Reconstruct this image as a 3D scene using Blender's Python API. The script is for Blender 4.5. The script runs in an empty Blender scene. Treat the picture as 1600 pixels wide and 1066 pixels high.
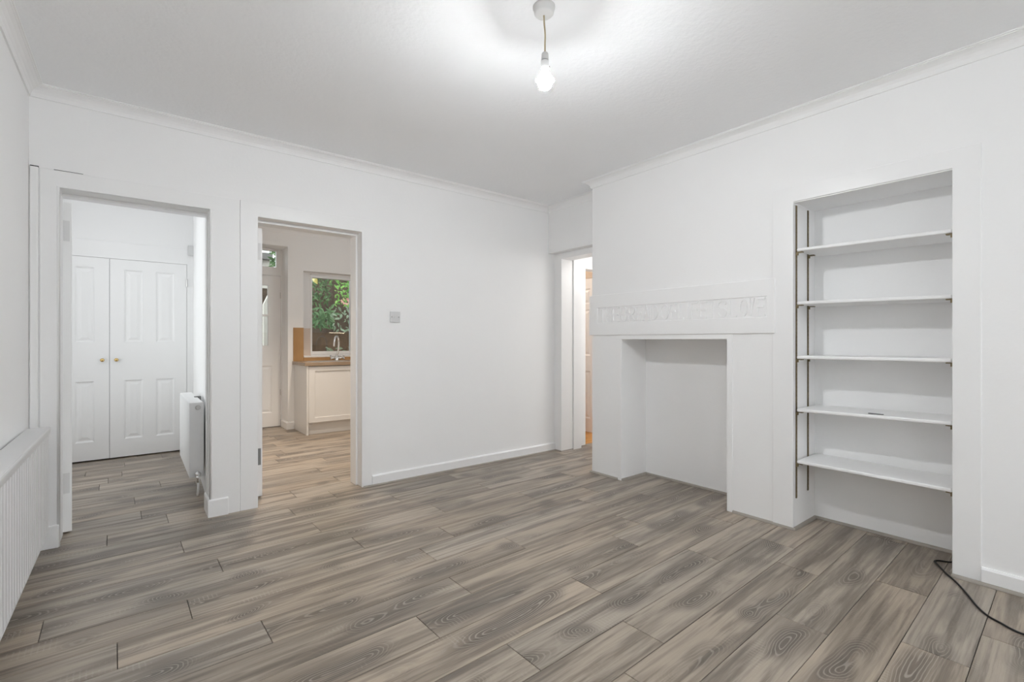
import bpy, bmesh, math, random
from mathutils import Vector, Matrix
random.seed(7)
S = bpy.context.scene
COL = S.collection
PI = math.pi

# ------------------------------------------------------------------ camera, world, lights, exposure
YAW = math.atan2(591, 745)
cam = bpy.data.cameras.new('camera')
cam.sensor_width = 36.0
cam.lens = 745.0 / 1600.0 * 36.0
cam.clip_start = 0.02
co = bpy.data.objects.new('camera', cam)
COL.objects.link(co)
co.location = (0, 0, 1.14)
co.rotation_euler = (PI / 2, 0, -YAW)
S.camera = co

W = bpy.data.worlds.new('overcast_sky')
S.world = W
W.use_nodes = True
bg = W.node_tree.nodes['Background']
bg.inputs[0].default_value = (0.95, 0.975, 1.0, 1)
bg.inputs[1].default_value = 2.2

S.view_settings.view_transform = 'Standard'
S.view_settings.look = 'None'
S.view_settings.gamma = 1
S.view_settings.use_curve_mapping = False
S.view_settings.exposure = 0.17
S.cycles.max_bounces = 14
S.cycles.diffuse_bounces = 9
S.cycles.glossy_bounces = 4
S.cycles.transparent_max_bounces = 12
S.cycles.sample_clamp_indirect = 6.0
S.cycles.use_denoising = True
S.cycles.caustics_reflective = False
S.cycles.caustics_refractive = False


def area(name, loc, rot, sx, sy, power, col=(1, 1, 1), spread=None):
    l = bpy.data.lights.new(name, 'AREA')
    l.shape = 'RECTANGLE'
    l.size = sx
    l.size_y = sy
    l.energy = power
    l.color = col
    if spread:
        l.spread = spread
    o = bpy.data.objects.new(name, l)
    COL.objects.link(o)
    o.location = loc
    o.rotation_euler = rot
    return o


def lamp(name, loc, power, col=(1, 1, 1), r=0.06):
    l = bpy.data.lights.new(name, 'POINT')
    l.energy = power
    l.color = col
    l.shadow_soft_size = r
    o = bpy.data.objects.new(name, l)
    COL.objects.link(o)
    o.location = loc
    return o


BULB = 1180.0
XL_ = -0.444
# added fill lights, set in invented rear and left windows behind the camera
area('added_daylight_fill', (1.45, -3.28, 1.45), (PI / 2 + 0.8, 0, PI), 2.3, 1.4, 165.0, (0.92, 0.96, 1.0))
area('added_daylight_fill', (XL_ + 0.02, -2.0, 1.5), (PI / 2 + 0.25, 0, -PI / 2), 1.8, 1.3, 5.0, (0.92, 0.96, 1.0))
lamp('hall_lamp', (-0.22, 4.95, 2.34), 2.6, (1.0, 1.0, 1.0), 0.10)
lamp('kitchen_fill', (2.2, 5.0, 2.3), 8.5, (0.80, 0.91, 1.0), 0.25)
for kx, ky in ((1.02, 4.75), (1.75, 5.35)):        # warm recessed downlights
    l = bpy.data.lights.new('kitchen_downlight', 'SPOT')
    l.energy = 88.0
    l.color = (1.0, 0.85, 0.69)
    l.spot_size = math.radians(100)
    l.spot_blend = 0.7
    l.shadow_soft_size = 0.035
    o = bpy.data.objects.new('kitchen_downlight', l)
    COL.objects.link(o)
    o.location = (kx, ky, 2.59)
area('added_hall_fill', (-0.89, 5.1, 1.25), (PI / 2, 0, -PI / 2), 1.0, 1.7, 5.6, (0.97, 0.985, 1.0))  # added fill to brighten the hall, set in an invented window
lamp('lobby_lamp', (4.75, 2.5, 2.0), 14.0, (1.0, 0.985, 0.96), 0.10)
lamp('far_room_lamp', (3.95, 5.0, 2.2), 8.0, (1.0, 0.93, 0.86), 0.10)

# ------------------------------------------------------------------ materials


def new_mat(name):
    m = bpy.data.materials.new(name)
    m.use_nodes = True
    nt = m.node_tree
    return m, nt, nt.nodes['Principled BSDF']


def plain(name, col, rough=0.5, metal=0.0, spec=0.5, noise=0.0, scale=8.0, bump=0.0, bscale=120.0):
    m, nt, b = new_mat(name)
    N, L = nt.nodes, nt.links
    b.inputs['Base Color'].default_value = (*col, 1)
    b.inputs['Roughness'].default_value = rough
    b.inputs['Metallic'].default_value = metal
    b.inputs['Specular IOR Level'].default_value = spec
    tc = N.new('ShaderNodeTexCoord')
    if noise:
        n = N.new('ShaderNodeTexNoise')
        n.inputs['Scale'].default_value = scale
        n.inputs['Detail'].default_value = 5
        L.new(tc.outputs['Object'], n.inputs['Vector'])
        mx = N.new('ShaderNodeMix')
        mx.data_type = 'RGBA'
        mx.inputs['A'].default_value = (*[c * (1 - noise) for c in col], 1)
        mx.inputs['B'].default_value = (*[min(1, c * (1 + noise)) for c in col], 1)
        L.new(n.outputs['Fac'], mx.inputs['Factor'])
        L.new(mx.outputs['Result'], b.inputs['Base Color'])
    if bump:
        n2 = N.new('ShaderNodeTexNoise')
        n2.inputs['Scale'].default_value = bscale
        n2.inputs['Detail'].default_value = 4
        L.new(tc.outputs['Object'], n2.inputs['Vector'])
        bp = N.new('ShaderNodeBump')
        bp.inputs['Strength'].default_value = bump
        bp.inputs['Distance'].default_value = 0.004
        L.new(n2.outputs['Fac'], bp.inputs['Height'])
        L.new(bp.outputs['Normal'], b.inputs['Normal'])
    return m


def emit(name, col, s):
    m = bpy.data.materials.new(name)
    m.use_nodes = True
    nt = m.node_tree
    nt.nodes.clear()
    e = nt.nodes.new('ShaderNodeEmission')
    e.inputs[0].default_value = (*col, 1)
    e.inputs[1].default_value = s
    o = nt.nodes.new('ShaderNodeOutputMaterial')
    nt.links.new(e.outputs[0], o.inputs[0])
    return m


WALL = plain('wall_paint', (0.89, 0.89, 0.89), 0.6, spec=0.3, noise=0.012, scale=2.5, bump=0.12, bscale=60)
CEIL = plain('ceiling_paint', (0.92, 0.93, 0.945), 0.75, spec=0.2, noise=0.012, scale=3, bump=0.55, bscale=45)
GLOSSW = plain('white_gloss_paint', (0.88, 0.88, 0.88), 0.32, spec=0.45, noise=0.01, scale=5, bump=0.08, bscale=30)
RADW = plain('radiator_enamel', (0.86, 0.865, 0.87), 0.3, spec=0.45)
RADL = plain('grey_radiator_enamel', (0.70, 0.70, 0.70), 0.35, spec=0.4, noise=0.02, scale=6)  # greyer enamel than on the hall radiator
SHELFW = plain('shelf_paint', (0.88, 0.88, 0.88), 0.35, spec=0.45, noise=0.01, scale=12)
UNITW = plain('kitchen_unit_paint', (0.76, 0.75, 0.735), 0.35, spec=0.4)
PLASTIC = plain('switch_plastic', (0.66, 0.66, 0.66), 0.35)
PLASTICG = plain('lamp_plastic', (0.72, 0.72, 0.715), 0.4)
DARKP = plain('dark_plastic', (0.08, 0.08, 0.08), 0.5)
HLEAF = plain('painted_hinge', (0.74, 0.74, 0.74), 0.4)
SCREW = plain('screw_metal', (0.25, 0.25, 0.25), 0.4, metal=0.7)
CORD = plain('beige_flex', (0.50, 0.42, 0.28), 0.6)
BLACK = plain('black_rubber', (0.008, 0.008, 0.009), 0.45)
BRASS = plain('brass', (0.72, 0.52, 0.22), 0.25, metal=1.0)
RAILM = plain('tarnished_brass', (0.20, 0.155, 0.085), 0.5, metal=0.6, noise=0.3, scale=60)
SLOT = plain('slot_dark', (0.025, 0.022, 0.02), 0.7)
CHROME = plain('chrome', (0.85, 0.85, 0.85), 0.12, metal=1.0)
STEEL = plain('brushed_steel', (0.68, 0.67, 0.66), 0.28, metal=1.0)
SUB = plain('subfloor', (0.035, 0.03, 0.026), 0.9, noise=0.2, scale=10)
BEAD = plain('scotia_laminate', (0.33, 0.30, 0.265), 0.45, noise=0.12, scale=14)
GAPSHADE = plain('gap_shade', (0.02, 0.02, 0.02), 0.9)
EARTH = plain('earth_bank', (0.105, 0.072, 0.05), 0.95, noise=0.6, scale=9, bump=0.8, bscale=14)
HOUSEW = plain('house_render', (0.62, 0.60, 0.55), 0.8, noise=0.08, scale=3)
ROOFD = plain('roof_slate', (0.16, 0.155, 0.15), 0.7, noise=0.2, scale=6)
PATHM = plain('garden_path', (0.22, 0.20, 0.18), 0.9, noise=0.2, scale=6)
BARK = plain('bark', (0.13, 0.09, 0.06), 0.9, noise=0.2, scale=12)
BEIGE = plain('beige_wall', (0.70, 0.58, 0.46), 0.6)
TILE = plain('pale_gloss_panel', (0.70, 0.60, 0.53), 0.25, spec=0.5, noise=0.05, scale=10)
FLASH = plain('pink_petal', (0.80, 0.42, 0.38), 0.6)


def leaf_mat(name, a, b2):
    m, nt, b = new_mat(name)
    N, L = nt.nodes, nt.links
    g = N.new('ShaderNodeNewGeometry')
    mx = N.new('ShaderNodeMix')
    mx.data_type = 'RGBA'
    mx.inputs['A'].default_value = (*a, 1)
    mx.inputs['B'].default_value = (*b2, 1)
    L.new(g.outputs['Random Per Island'], mx.inputs['Factor'])
    L.new(mx.outputs['Result'], b.inputs['Base Color'])
    b.inputs['Roughness'].default_value = 0.42
    return m


LEAFB = leaf_mat('leaf_bright', (0.12, 0.36, 0.05), (0.34, 0.62, 0.14))
LEAFM = leaf_mat('leaf_mid', (0.07, 0.17, 0.06), (0.17, 0.30, 0.12))
LEAFD = leaf_mat('leaf_dark', (0.05, 0.12, 0.035), (0.13, 0.24, 0.08))
LEAFP = leaf_mat('leaf_pale', (0.22, 0.32, 0.20), (0.42, 0.52, 0.38))
LEAFY = leaf_mat('leaf_yellow', (0.60, 0.50, 0.12), (0.68, 0.60, 0.2))


def glass_mat():
    m = bpy.data.materials.new('window_glass')
    m.use_nodes = True
    nt = m.node_tree
    nt.nodes.clear()
    N, L = nt.nodes, nt.links
    t = N.new('ShaderNodeBsdfTransparent')
    t.inputs[0].default_value = (0.95, 0.97, 0.96, 1)
    g = N.new('ShaderNodeBsdfGlossy')
    g.inputs['Roughness'].default_value = 0.0
    f = N.new('ShaderNodeFresnel')
    f.inputs['IOR'].default_value = 1.5
    mx = N.new('ShaderNodeMixShader')
    o = N.new('ShaderNodeOutputMaterial')
    L.new(f.outputs[0], mx.inputs[0])
    L.new(t.outputs[0], mx.inputs[1])
    L.new(g.outputs[0], mx.inputs[2])
    L.new(mx.outputs[0], o.inputs[0])
    return m


GLASS = glass_mat()


def wood_floor(name, light, warm, dark, line, ringf=330.0, contrast=1.0, rough=0.36):
    """grain of a flat-sawn board: growth rings cut at a shallow angle, seeded by the object"""
    m, nt, b = new_mat(name)
    N, L = nt.nodes, nt.links

    def math_(op, a, c=None, d=None, clamp=False):
        n = N.new('ShaderNodeMath')
        n.operation = op
        n.use_clamp = clamp
        for i, v in enumerate((a, c, d)):
            if v is None:
                continue
            if isinstance(v, (int, float)):
                n.inputs[i].default_value = v
            else:
                L.new(v, n.inputs[i])
        return n.outputs[0]

    def noise(vec, scale, detail=3.0, rough_=0.55):
        n = N.new('ShaderNodeTexNoise')
        n.inputs['Scale'].default_value = scale
        n.inputs['Detail'].default_value = detail
        n.inputs['Roughness'].default_value = rough_
        L.new(vec, n.inputs['Vector'])
        return n.outputs['Fac']

    def vmul(vec, s):
        n = N.new('ShaderNodeVectorMath')
        n.operation = 'MULTIPLY'
        L.new(vec, n.inputs[0])
        n.inputs[1].default_value = s
        return n.outputs[0]

    def mapr(v, a, c, d=0.0, e=1.0):
        n = N.new('ShaderNodeMapRange')
        n.interpolation_type = 'SMOOTHSTEP'
        L.new(v, n.inputs['Value'])
        n.inputs['From Min'].default_value = a
        n.inputs['From Max'].default_value = c
        n.inputs['To Min'].default_value = d
        n.inputs['To Max'].default_value = e
        return n.outputs['Result']

    def mix(f, a, c, mode='MIX'):
        n = N.new('ShaderNodeMix')
        n.data_type = 'RGBA'
        n.blend_type = mode
        if isinstance(f, (int, float)):
            n.inputs['Factor'].default_value = f
        else:
            L.new(f, n.inputs['Factor'])
        for k, v in (('A', a), ('B', c)):
            if isinstance(v, tuple):
                n.inputs[k].default_value = (*v, 1)
            else:
                L.new(v, n.inputs[k])
        return n.outputs['Result']

    tc = N.new('ShaderNodeTexCoord')
    oi = N.new('ShaderNodeObjectInfo')
    rnd = oi.outputs['Random']
    r2 = math_('FRACT', math_('MULTIPLY', rnd, 17.31))
    r3 = math_('FRACT', math_('MULTIPLY', rnd, 53.7))
    cx = N.new('ShaderNodeCombineXYZ')
    L.new(math_('MULTIPLY', rnd, 71.0), cx.inputs[0])
    L.new(math_('MULTIPLY', r2, 37.0), cx.inputs[1])
    L.new(math_('MULTIPLY', r3, 23.0), cx.inputs[2])
    add = N.new('ShaderNodeVectorMath')
    L.new(tc.outputs['Object'], add.inputs[0])
    L.new(cx.outputs[0], add.inputs[1])
    p = add.outputs[0]
    so = N.new('ShaderNodeSeparateXYZ')
    L.new(tc.outputs['Object'], so.inputs[0])
    x, y = so.outputs[0], so.outputs[1]
    nA = noise(vmul(p, (1.1, 0.0, 1)), 1.0, 1.0)       # wander of the heart line
    nB = noise(vmul(p, (1.9, 1.2, 1)), 1.0, 1.0)       # cutting depth
    nC = noise(vmul(p, (7.0, 26.0, 1)), 1.0, 2.0)      # wobble of the rings
    yc = math_('ADD', math_('SUBTRACT', y, math_('MULTIPLY', math_('SUBTRACT', r2, 0.5), 0.07)),
               math_('MULTIPLY', math_('SUBTRACT', nA, 0.5), 0.20))
    dep = math_('MULTIPLY', math_('SUBTRACT', nB, 0.44), 0.62)
    r = math_('SQRT', math_('ADD', math_('MULTIPLY', yc, yc), math_('MULTIPLY', dep, dep)))
    rw = math_('ADD', r, math_('MULTIPLY', math_('SUBTRACT', nC, 0.5), 0.013))
    ring = math_('SINE', math_('MULTIPLY', rw, ringf * 2.0))
    rline = mapr(ring, 0.35, 1.0)
    heart = mapr(r, 0.080, 0.02)
    patch = mapr(noise(vmul(p, (2.0, 5.0, 1)), 1.0, 3.0), 0.38, 0.54)
    heart = math_('MULTIPLY', heart, patch)
    streak = mapr(noise(vmul(p, (1.3, 20.0, 1)), 1.0, 4.0, 0.6), 0.47, 0.62)
    streak2 = mapr(noise(vmul(p, (1.0, 9.0, 1)), 1.0, 3.0, 0.6), 0.45, 0.62)
    streak3 = mapr(noise(vmul(p, (1.7, 52.0, 1)), 1.0, 3.0, 0.6), 0.47, 0.64)
    fine = noise(vmul(p, (7.0, 230.0, 1)), 1.0, 4.0, 0.7)
    base = mix(r3, light, warm)
    base = mix(math_('MULTIPLY', streak2, 0.42 * contrast), base, dark)
    base = mix(math_('MULTIPLY', streak, 0.58 * contrast), base, dark)
    base = mix(math_('MULTIPLY', streak3, 0.34 * contrast), base, dark)
    base = mix(math_('MULTIPLY', heart, 0.78 * contrast), base, dark)
    base = mix(math_('MULTIPLY', rline, math_('ADD', math_('MULTIPLY', heart, 0.42), 0.04)), base, line)
    # cross-cut saw marks in some places
    saw = mapr(math_('SINE', math_('ADD', math_('MULTIPLY', x, 380.0), math_('MULTIPLY', fine, 5.0))), 0.4, 1.0)
    sawm = math_('MULTIPLY', mapr(noise(vmul(p, (4.0, 14.0, 1)), 1.0, 2.0), 0.60, 0.70), saw)
    base = mix(math_('MULTIPLY', sawm, 0.30), base, line)
    tone = math_('ADD', 0.80, math_('MULTIPLY', fine, 0.40))
    tone = math_('MULTIPLY', tone, math_('ADD', 0.90, math_('MULTIPLY', r2, 0.20)))
    hs = N.new('ShaderNodeVectorMath')
    hs.operation = 'SCALE'
    L.new(base, hs.inputs[0])
    L.new(tone, hs.inputs['Scale'])
    L.new(hs.outputs[0], b.inputs['Base Color'])
    b.inputs['Roughness'].default_value = rough
    b.inputs['Specular IOR Level'].default_value = 0.4
    bp = N.new('ShaderNodeBump')
    bp.inputs['Strength'].default_value = 0.08
    bp.inputs['Distance'].default_value = 0.002
    L.new(fine, bp.inputs['Height'])
    L.new(bp.outputs['Normal'], b.inputs['Normal'])
    return m


PLANK = wood_floor('grey_oak_laminate', (0.41, 0.355, 0.295), (0.42, 0.345, 0.27), (0.10, 0.081, 0.066), (0.50, 0.45, 0.39))
ORANGE = wood_floor('orange_pine_boards', (0.66, 0.33, 0.075), (0.60, 0.29, 0.06), (0.38, 0.16, 0.03), (0.7, 0.4, 0.12), 200.0, 0.8, 0.3)
OAK = wood_floor('oak_board', (0.56, 0.34, 0.16), (0.54, 0.32, 0.145), (0.38, 0.21, 0.085), (0.6, 0.38, 0.18), 260.0, 0.8, 0.35)
WORKTOP = wood_floor('dull_oak_laminate', (0.34, 0.255, 0.18), (0.33, 0.245, 0.17), (0.24, 0.17, 0.12), (0.4, 0.31, 0.22), 260.0, 0.5, 0.25)

# ------------------------------------------------------------------ mesh helpers


def box(bm, x0, x1, y0, y1, z0, z1):
    v = [bm.verts.new(c) for c in ((x0, y0, z0), (x1, y0, z0), (x1, y1, z0), (x0, y1, z0),
                                   (x0, y0, z1), (x1, y0, z1), (x1, y1, z1), (x0, y1, z1))]
    for f in ((3, 2, 1, 0), (4, 5, 6, 7), (0, 1, 5, 4), (1, 2, 6, 5), (2, 3, 7, 6), (3, 0, 4, 7)):
        bm.faces.new([v[i] for i in f])
    return v


def slab(bm, ax, c0, c1, u0, u1, v0, v1, holes=()):
    """wall slab across axis ax ('x' or 'y' or 'z') from c0 to c1, spanning u (the other horizontal axis) and v, with rectangular holes"""
    us = sorted({u0, u1, *[max(u0, min(u1, h[i])) for h in holes for i in (0, 1)]})
    vs = sorted({v0, v1, *[max(v0, min(v1, h[i])) for h in holes for i in (2, 3)]})
    P = {}

    def pt(c, i, j):
        if (c, i, j) not in P:
            u, v = us[i], vs[j]
            k = (c0, c1)[c]
            P[c, i, j] = bm.verts.new((k, u, v) if ax == 'x' else (u, k, v) if ax == 'y' else (u, v, k))
        return P[c, i, j]

    def solid(i, j):
        if not (0 <= i < len(us) - 1 and 0 <= j < len(vs) - 1):
            return False
        a, c = (us[i] + us[i + 1]) / 2, (vs[j] + vs[j + 1]) / 2
        return not any(h[0] < a < h[1] and h[2] < c < h[3] for h in holes)
    for i in range(len(us) - 1):
        for j in range(len(vs) - 1):
            if not solid(i, j):
                continue
            for c in (0, 1):
                bm.faces.new([pt(c, i, j), pt(c, i + 1, j), pt(c, i + 1, j + 1), pt(c, i, j + 1)])
            for di, dj, a, d in ((-1, 0, (i, j), (i, j + 1)), (1, 0, (i + 1, j), (i + 1, j + 1)),
                                 (0, -1, (i, j), (i + 1, j)), (0, 1, (i, j + 1), (i + 1, j + 1))):
                if not solid(i + di, j + dj):
                    bm.faces.new([pt(0, *a), pt(0, *d), pt(1, *d), pt(1, *a)])
    bmesh.ops.recalc_face_normals(bm, faces=bm.faces)


def sweep(bm, prof, path, closed=False, side=1):
    """prof: (out, z) points; path: xy polyline; out points to the side of the path"""
    n = len(path)
    rings = []
    for i in range(n):
        p = Vector(path[i])
        a = Vector(path[i - 1]) if (i > 0 or closed) else None
        c = Vector(path[(i + 1) % n]) if (i < n - 1 or closed) else None
        d1 = (p - a).normalized() if a is not None else None
        d2 = (c - p).normalized() if c is not None else None
        d1 = d1 or d2
        d2 = d2 or d1
        n1 = Vector((-d1.y, d1.x)) * side
        n2 = Vector((-d2.y, d2.x)) * side
        mt = (n1 + n2) / (1 + n1.dot(n2))
        rings.append([bm.verts.new((p.x + mt.x * o, p.y + mt.y * o, z)) for o, z in prof])
    m = len(prof)
    for i in range(n if closed else n - 1):
        A, B = rings[i], rings[(i + 1) % n]
        for k in range(m):
            bm.faces.new([A[k], A[(k + 1) % m], B[(k + 1) % m], B[k]])
    if not closed:
        bm.faces.new(rings[0])
        bm.faces.new(list(reversed(rings[-1])))
    bmesh.ops.recalc_face_normals(bm, faces=bm.faces)


def tube(bm, pts, r, seg=10, cap=True, radii=None):
    pts = [Vector(p) for p in pts]
    rings = []
    prev = None
    for i, p in enumerate(pts):
        t = (pts[min(i + 1, len(pts) - 1)] - pts[max(i - 1, 0)]).normalized()
        if prev is None:
            up = Vector((0, 0, 1)) if abs(t.z) < 0.9 else Vector((1, 0, 0))
            a = t.cross(up).normalized()
        else:
            a = (prev - t * prev.dot(t)).normalized()
        prev = a
        b = t.cross(a)
        rr = radii[i] if radii else r
        rings.append([bm.verts.new(p + (a * math.cos(2 * PI * k / seg) + b * math.sin(2 * PI * k / seg)) * rr) for k in range(seg)])
    for A, B in zip(rings, rings[1:]):
        for k in range(seg):
            bm.faces.new([A[k], A[(k + 1) % seg], B[(k + 1) % seg], B[k]])
    if cap:
        bm.faces.new(rings[0])
        bm.faces.new(rings[-1])
    bmesh.ops.recalc_face_normals(bm, faces=bm.faces)


def lathe(bm, prof, centre, axis='z', seg=24):
    """prof (r, h) along the axis from the centre"""
    c = Vector(centre)
    ax = {'z': Vector((0, 0, 1)), 'y': Vector((0, 1, 0)), 'x': Vector((1, 0, 0)), '-y': Vector((0, -1, 0)), '-x': Vector((-1, 0, 0)), '-z': Vector((0, 0, -1))}[axis]
    u = Vector((1, 0, 0)) if abs(ax.x) < 0.5 else Vector((0, 1, 0))
    w = ax.cross(u)
    rings = []
    for r, h in prof:
        if r < 1e-6:
            rings.append([bm.verts.new(c + ax * h)])
        else:
            rings.append([bm.verts.new(c + ax * h + (u * math.cos(2 * PI * k / seg) + w * math.sin(2 * PI * k / seg)) * r) for k in range(seg)])
    for A, B in zip(rings, rings[1:]):
        for k in range(seg):
            k2 = (k + 1) % seg
            f = [A[k % len(A)], A[k2 % len(A)], B[k2 % len(B)], B[k % len(B)]]
            f = list(dict.fromkeys(f))
            if len(f) >= 3:
                bm.faces.new(f)
    for R_ in (rings[0], rings[-1]):
        if len(R_) > 1:
            bm.faces.new(R_)
    bmesh.ops.recalc_face_normals(bm, faces=bm.faces)


def smooth_pts(pts, n=6):
    """Catmull-Rom through the points"""
    P = [Vector(p) for p in pts]
    P = [P[0] * 2 - P[1]] + P + [P[-1] * 2 - P[-2]]
    out = []
    for i in range(1, len(P) - 2):
        for k in range(n):
            t = k / n
            out.append(0.5 * ((2 * P[i]) + (P[i + 1] - P[i - 1]) * t + (2 * P[i - 1] - 5 * P[i] + 4 * P[i + 1] - P[i + 2]) * t * t
                              + (3 * P[i] - P[i - 1] - 3 * P[i + 1] + P[i + 2]) * t ** 3))
    out.append(P[-2])
    return out


def wpos(o):
    v = Vector((0, 0, 0))
    while o is not None:
        v = v + o.location
        o = o.parent
    return v


def obj(name, bm, mat, parent=None, bevel=0.0, smooth=False, seg=2, local=False):
    """links bm as one mesh object; bm is in world coordinates unless local"""
    if parent is not None and not local:
        bmesh.ops.translate(bm, verts=bm.verts, vec=-wpos(parent))
    me = bpy.data.meshes.new(name)
    bm.to_mesh(me)
    bm.free()
    me.materials.append(mat)
    if smooth:
        for p in me.polygons:
            p.use_smooth = True
    o = bpy.data.objects.new(name, me)
    COL.objects.link(o)
    if parent is not None:
        o.parent = parent
    if bevel:
        md = o.modifiers.new('edge', 'BEVEL')
        md.width = bevel
        md.segments = seg
        md.limit_method = 'ANGLE'
        md.angle_limit = math.radians(35)
        if smooth:
            md.harden_normals = True
    return o


def B(*dims):
    bm = bmesh.new()
    box(bm, *dims)
    return bm


def struct(name, bm, mat, bevel=0.0, label=None, smooth=False):
    o = obj(name, bm, mat, None, bevel, smooth)
    o['kind'] = 'structure'
    if label:
        o['label'] = label
        o['category'] = name.split('_')[0]
    return o


def thing(name, label, cat, loc=(0, 0, 0), group=None):
    o = bpy.data.objects.new(name, None)
    o.empty_display_size = 0.05
    COL.objects.link(o)
    o.location = loc
    o['label'] = label
    o['category'] = cat
    if group:
        o['group'] = group
    return o


def tag(o, label, cat, group=None):
    o['label'] = label
    o['category'] = cat
    if group:
        o['group'] = group
    return o


# ------------------------------------------------------------------ key dimensions (metres)
YA = 3.635          # plaster face of the wall with the two openings
YB = 3.83           # its far side
XL = -0.444         # left wall
XC = 3.12           # chimney breast front
XD = 3.366          # plaster above the lobby door
H = 2.525
YR = -3.3           # wall behind the camera
O1 = (-0.325, 0.388, 1.992)    # hall opening
O2 = (0.665, 1.389, 1.988)     # kitchen opening

# ------------------------------------------------------------------ floor and planks
floor = struct('floor', B(-1.0, 4.75, -3.4, 7.0, -0.06, -0.0065), SUB)
TH = math.radians(1.5)
CT, ST = math.cos(TH), math.sin(TH)
PW, PL, PO = 0.19, 1.278, 0.0599
JOINTS = {0: [2.585], 1: [2.293], 2: [2.786], 3: [2.125], 4: [2.626], 5: [1.592], 6: [1.135], 7: [1.694], 8: [0.962], 9: [1.242],
          10: [0.463], 11: [0.012], 12: [0.250], 13: [-0.217], 14: [0.418], 15: [0.955], 16: [0.295], 17: [0.916], 18: [-0.026],
          19: [0.268, 1.028], 20: [1.42], 22: [0.118], 24: [0.289], 25: [-0.082], 29: [0.083]}
GAP = 0.0012


def plank_mesh(l, w, mat):
    bm = bmesh.new()
    a, b, c = l / 2 - GAP, w / 2 - GAP, 0.0011
    lo = [bm.verts.new((sx * a, sy * b, -0.0065)) for sx, sy in ((-1, -1), (1, -1), (1, 1), (-1, 1))]
    mi = [bm.verts.new((sx * a, sy * b, -0.0009)) for sx, sy in ((-1, -1), (1, -1), (1, 1), (-1, 1))]
    hi = [bm.verts.new((sx * (a - c), sy * (b - c), 0.0)) for sx, sy in ((-1, -1), (1, -1), (1, 1), (-1, 1))]
    bm.faces.new(hi)
    for k in range(4):
        j = (k + 1) % 4
        bm.faces.new([lo[k], lo[j], mi[j], mi[k]])
        bm.faces.new([mi[k], mi[j], hi[j], hi[k]])
    me = bpy.data.meshes.new('plank')
    bm.to_mesh(me)
    bm.free()
    me.materials.append(mat)
    return me


FULL = plank_mesh(PL, PW, PLANK)
for k in range(-18, 36):
    yc = PO + (k + 0.5) * PW
    # span of the row, read in room coordinates
    if yc < 2.72:
        xl, xr = -0.47, 3.465
    elif yc < 3.63:
        xl, xr = -0.47, 3.885
    elif yc < 3.72:
        xl, xr = -0.47, 3.58
    else:
        xl, xr = -0.98, 3.58
    xr = xr * CT + yc * ST
    xl = xl * CT + yc * ST
    js = JOINTS.get(k)
    if js is None:
        js = [random.uniform(0, PL)]
    cuts = {round(j, 4) for j in js}
    a = min(js)
    while a > xl:
        a -= PL
        cuts.add(round(a, 4))
    a = max(js)
    while a < xr:
        a += PL
        cuts.add(round(a, 4))
    cuts = sorted(c for c in cuts if xl + 0.03 < c < xr - 0.03)
    cuts = [xl] + cuts + [xr]
    for c0, c1 in zip(cuts, cuts[1:]):
        me = FULL if abs(c1 - c0 - PL) < 1e-3 else plank_mesh(c1 - c0, PW, PLANK)
        o = bpy.data.objects.new('plank', me)
        COL.objects.link(o)
        o.parent = floor
        xm = (c0 + c1) / 2
        o.location = (xm * CT - yc * ST, xm * ST + yc * CT, 0)
        o.rotation_euler = (0, 0, TH)
# honey boards of the room past the lobby
for k in range(14):
    o = bpy.data.objects.new('plank', plank_mesh(1.5, 0.10, ORANGE))
    COL.objects.link(o)
    o.parent = floor
    o.location = (4.05, 3.62 + 0.05 + 0.10 * k, 0)

# ------------------------------------------------------------------ shell of the room
bm = bmesh.new()
slab(bm, 'y', YA, YB, -1.0, 3.75, 0, 2.62, [(O1[0], O1[1], -1, O1[2]), (O2[0], O2[1], -1, O2[2])])
struct('wall_back', bm, WALL, 0.004)
bm = bmesh.new()
slab(bm, 'x', XL - 0.1, XL, YR - 0.1, YA, 0, 2.62, [(-2.95, -1.05, 0.82, 2.18)])
struct('wall_left', bm, WALL)
bm = bmesh.new()
slab(bm, 'x', XC, 3.46, YR - 0.1, 2.814, 0, 2.62, [(1.61, 2.495, -1, 1.153), (0.486, 1.198, -1, 1.977)])
struct('wall_right', bm, WALL, 0.005)
bm = bmesh.new()
slab(bm, 'x', 3.445, 3.56, YR, 2.85, 0, 2.62)
struct('wall_recess', bm, WALL)
# plaster over the lobby door and its set-back frame
struct('wall_over_door', B(XD, 3.62, 2.80, YA + 0.02, 2.045, 2.62), WALL, 0.004)
bm = bmesh.new()
slab(bm, 'x', 3.45, 3.615, 2.75, YA + 0.01, 0, 2.10, [(2.85, 3.53, -1, 1.987)])
struct('trim_door_lobby', bm, GLOSSW, 0.003)
struct('trim_lining_lobby', B(3.618, 3.735, 3.518, 3.62, 0, 2.08), GLOSSW, 0.002)
bm = bmesh.new()
slab(bm, 'y', YR - 0.1, YR, XL - 0.1, 3.2, 0, 2.62, [(0.3, 2.6, 0.75, 2.15)])
struct('wall_rear', bm, WALL)
struct('ceiling', B(XL - 0.1, 3.60, YR - 0.1, YA + 0.05, H, H + 0.08), CEIL)
# unseen window behind the camera, added to carry the fill light
bm = bmesh.new()
slab(bm, 'y', YR - 0.08, YR - 0.03, 0.3, 2.6, 0.75, 2.15, [(0.36, 1.42, 0.81, 2.09), (1.48, 2.54, 0.81, 2.09)])
wr = struct('added_window_rear', bm, GLOSSW)
obj('pane', B(0.36, 1.42, YR - 0.06, YR - 0.055, 0.81, 2.09), GLASS, wr)
obj('pane', B(1.48, 2.54, YR - 0.06, YR - 0.055, 0.81, 2.09), GLASS, wr)

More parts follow.
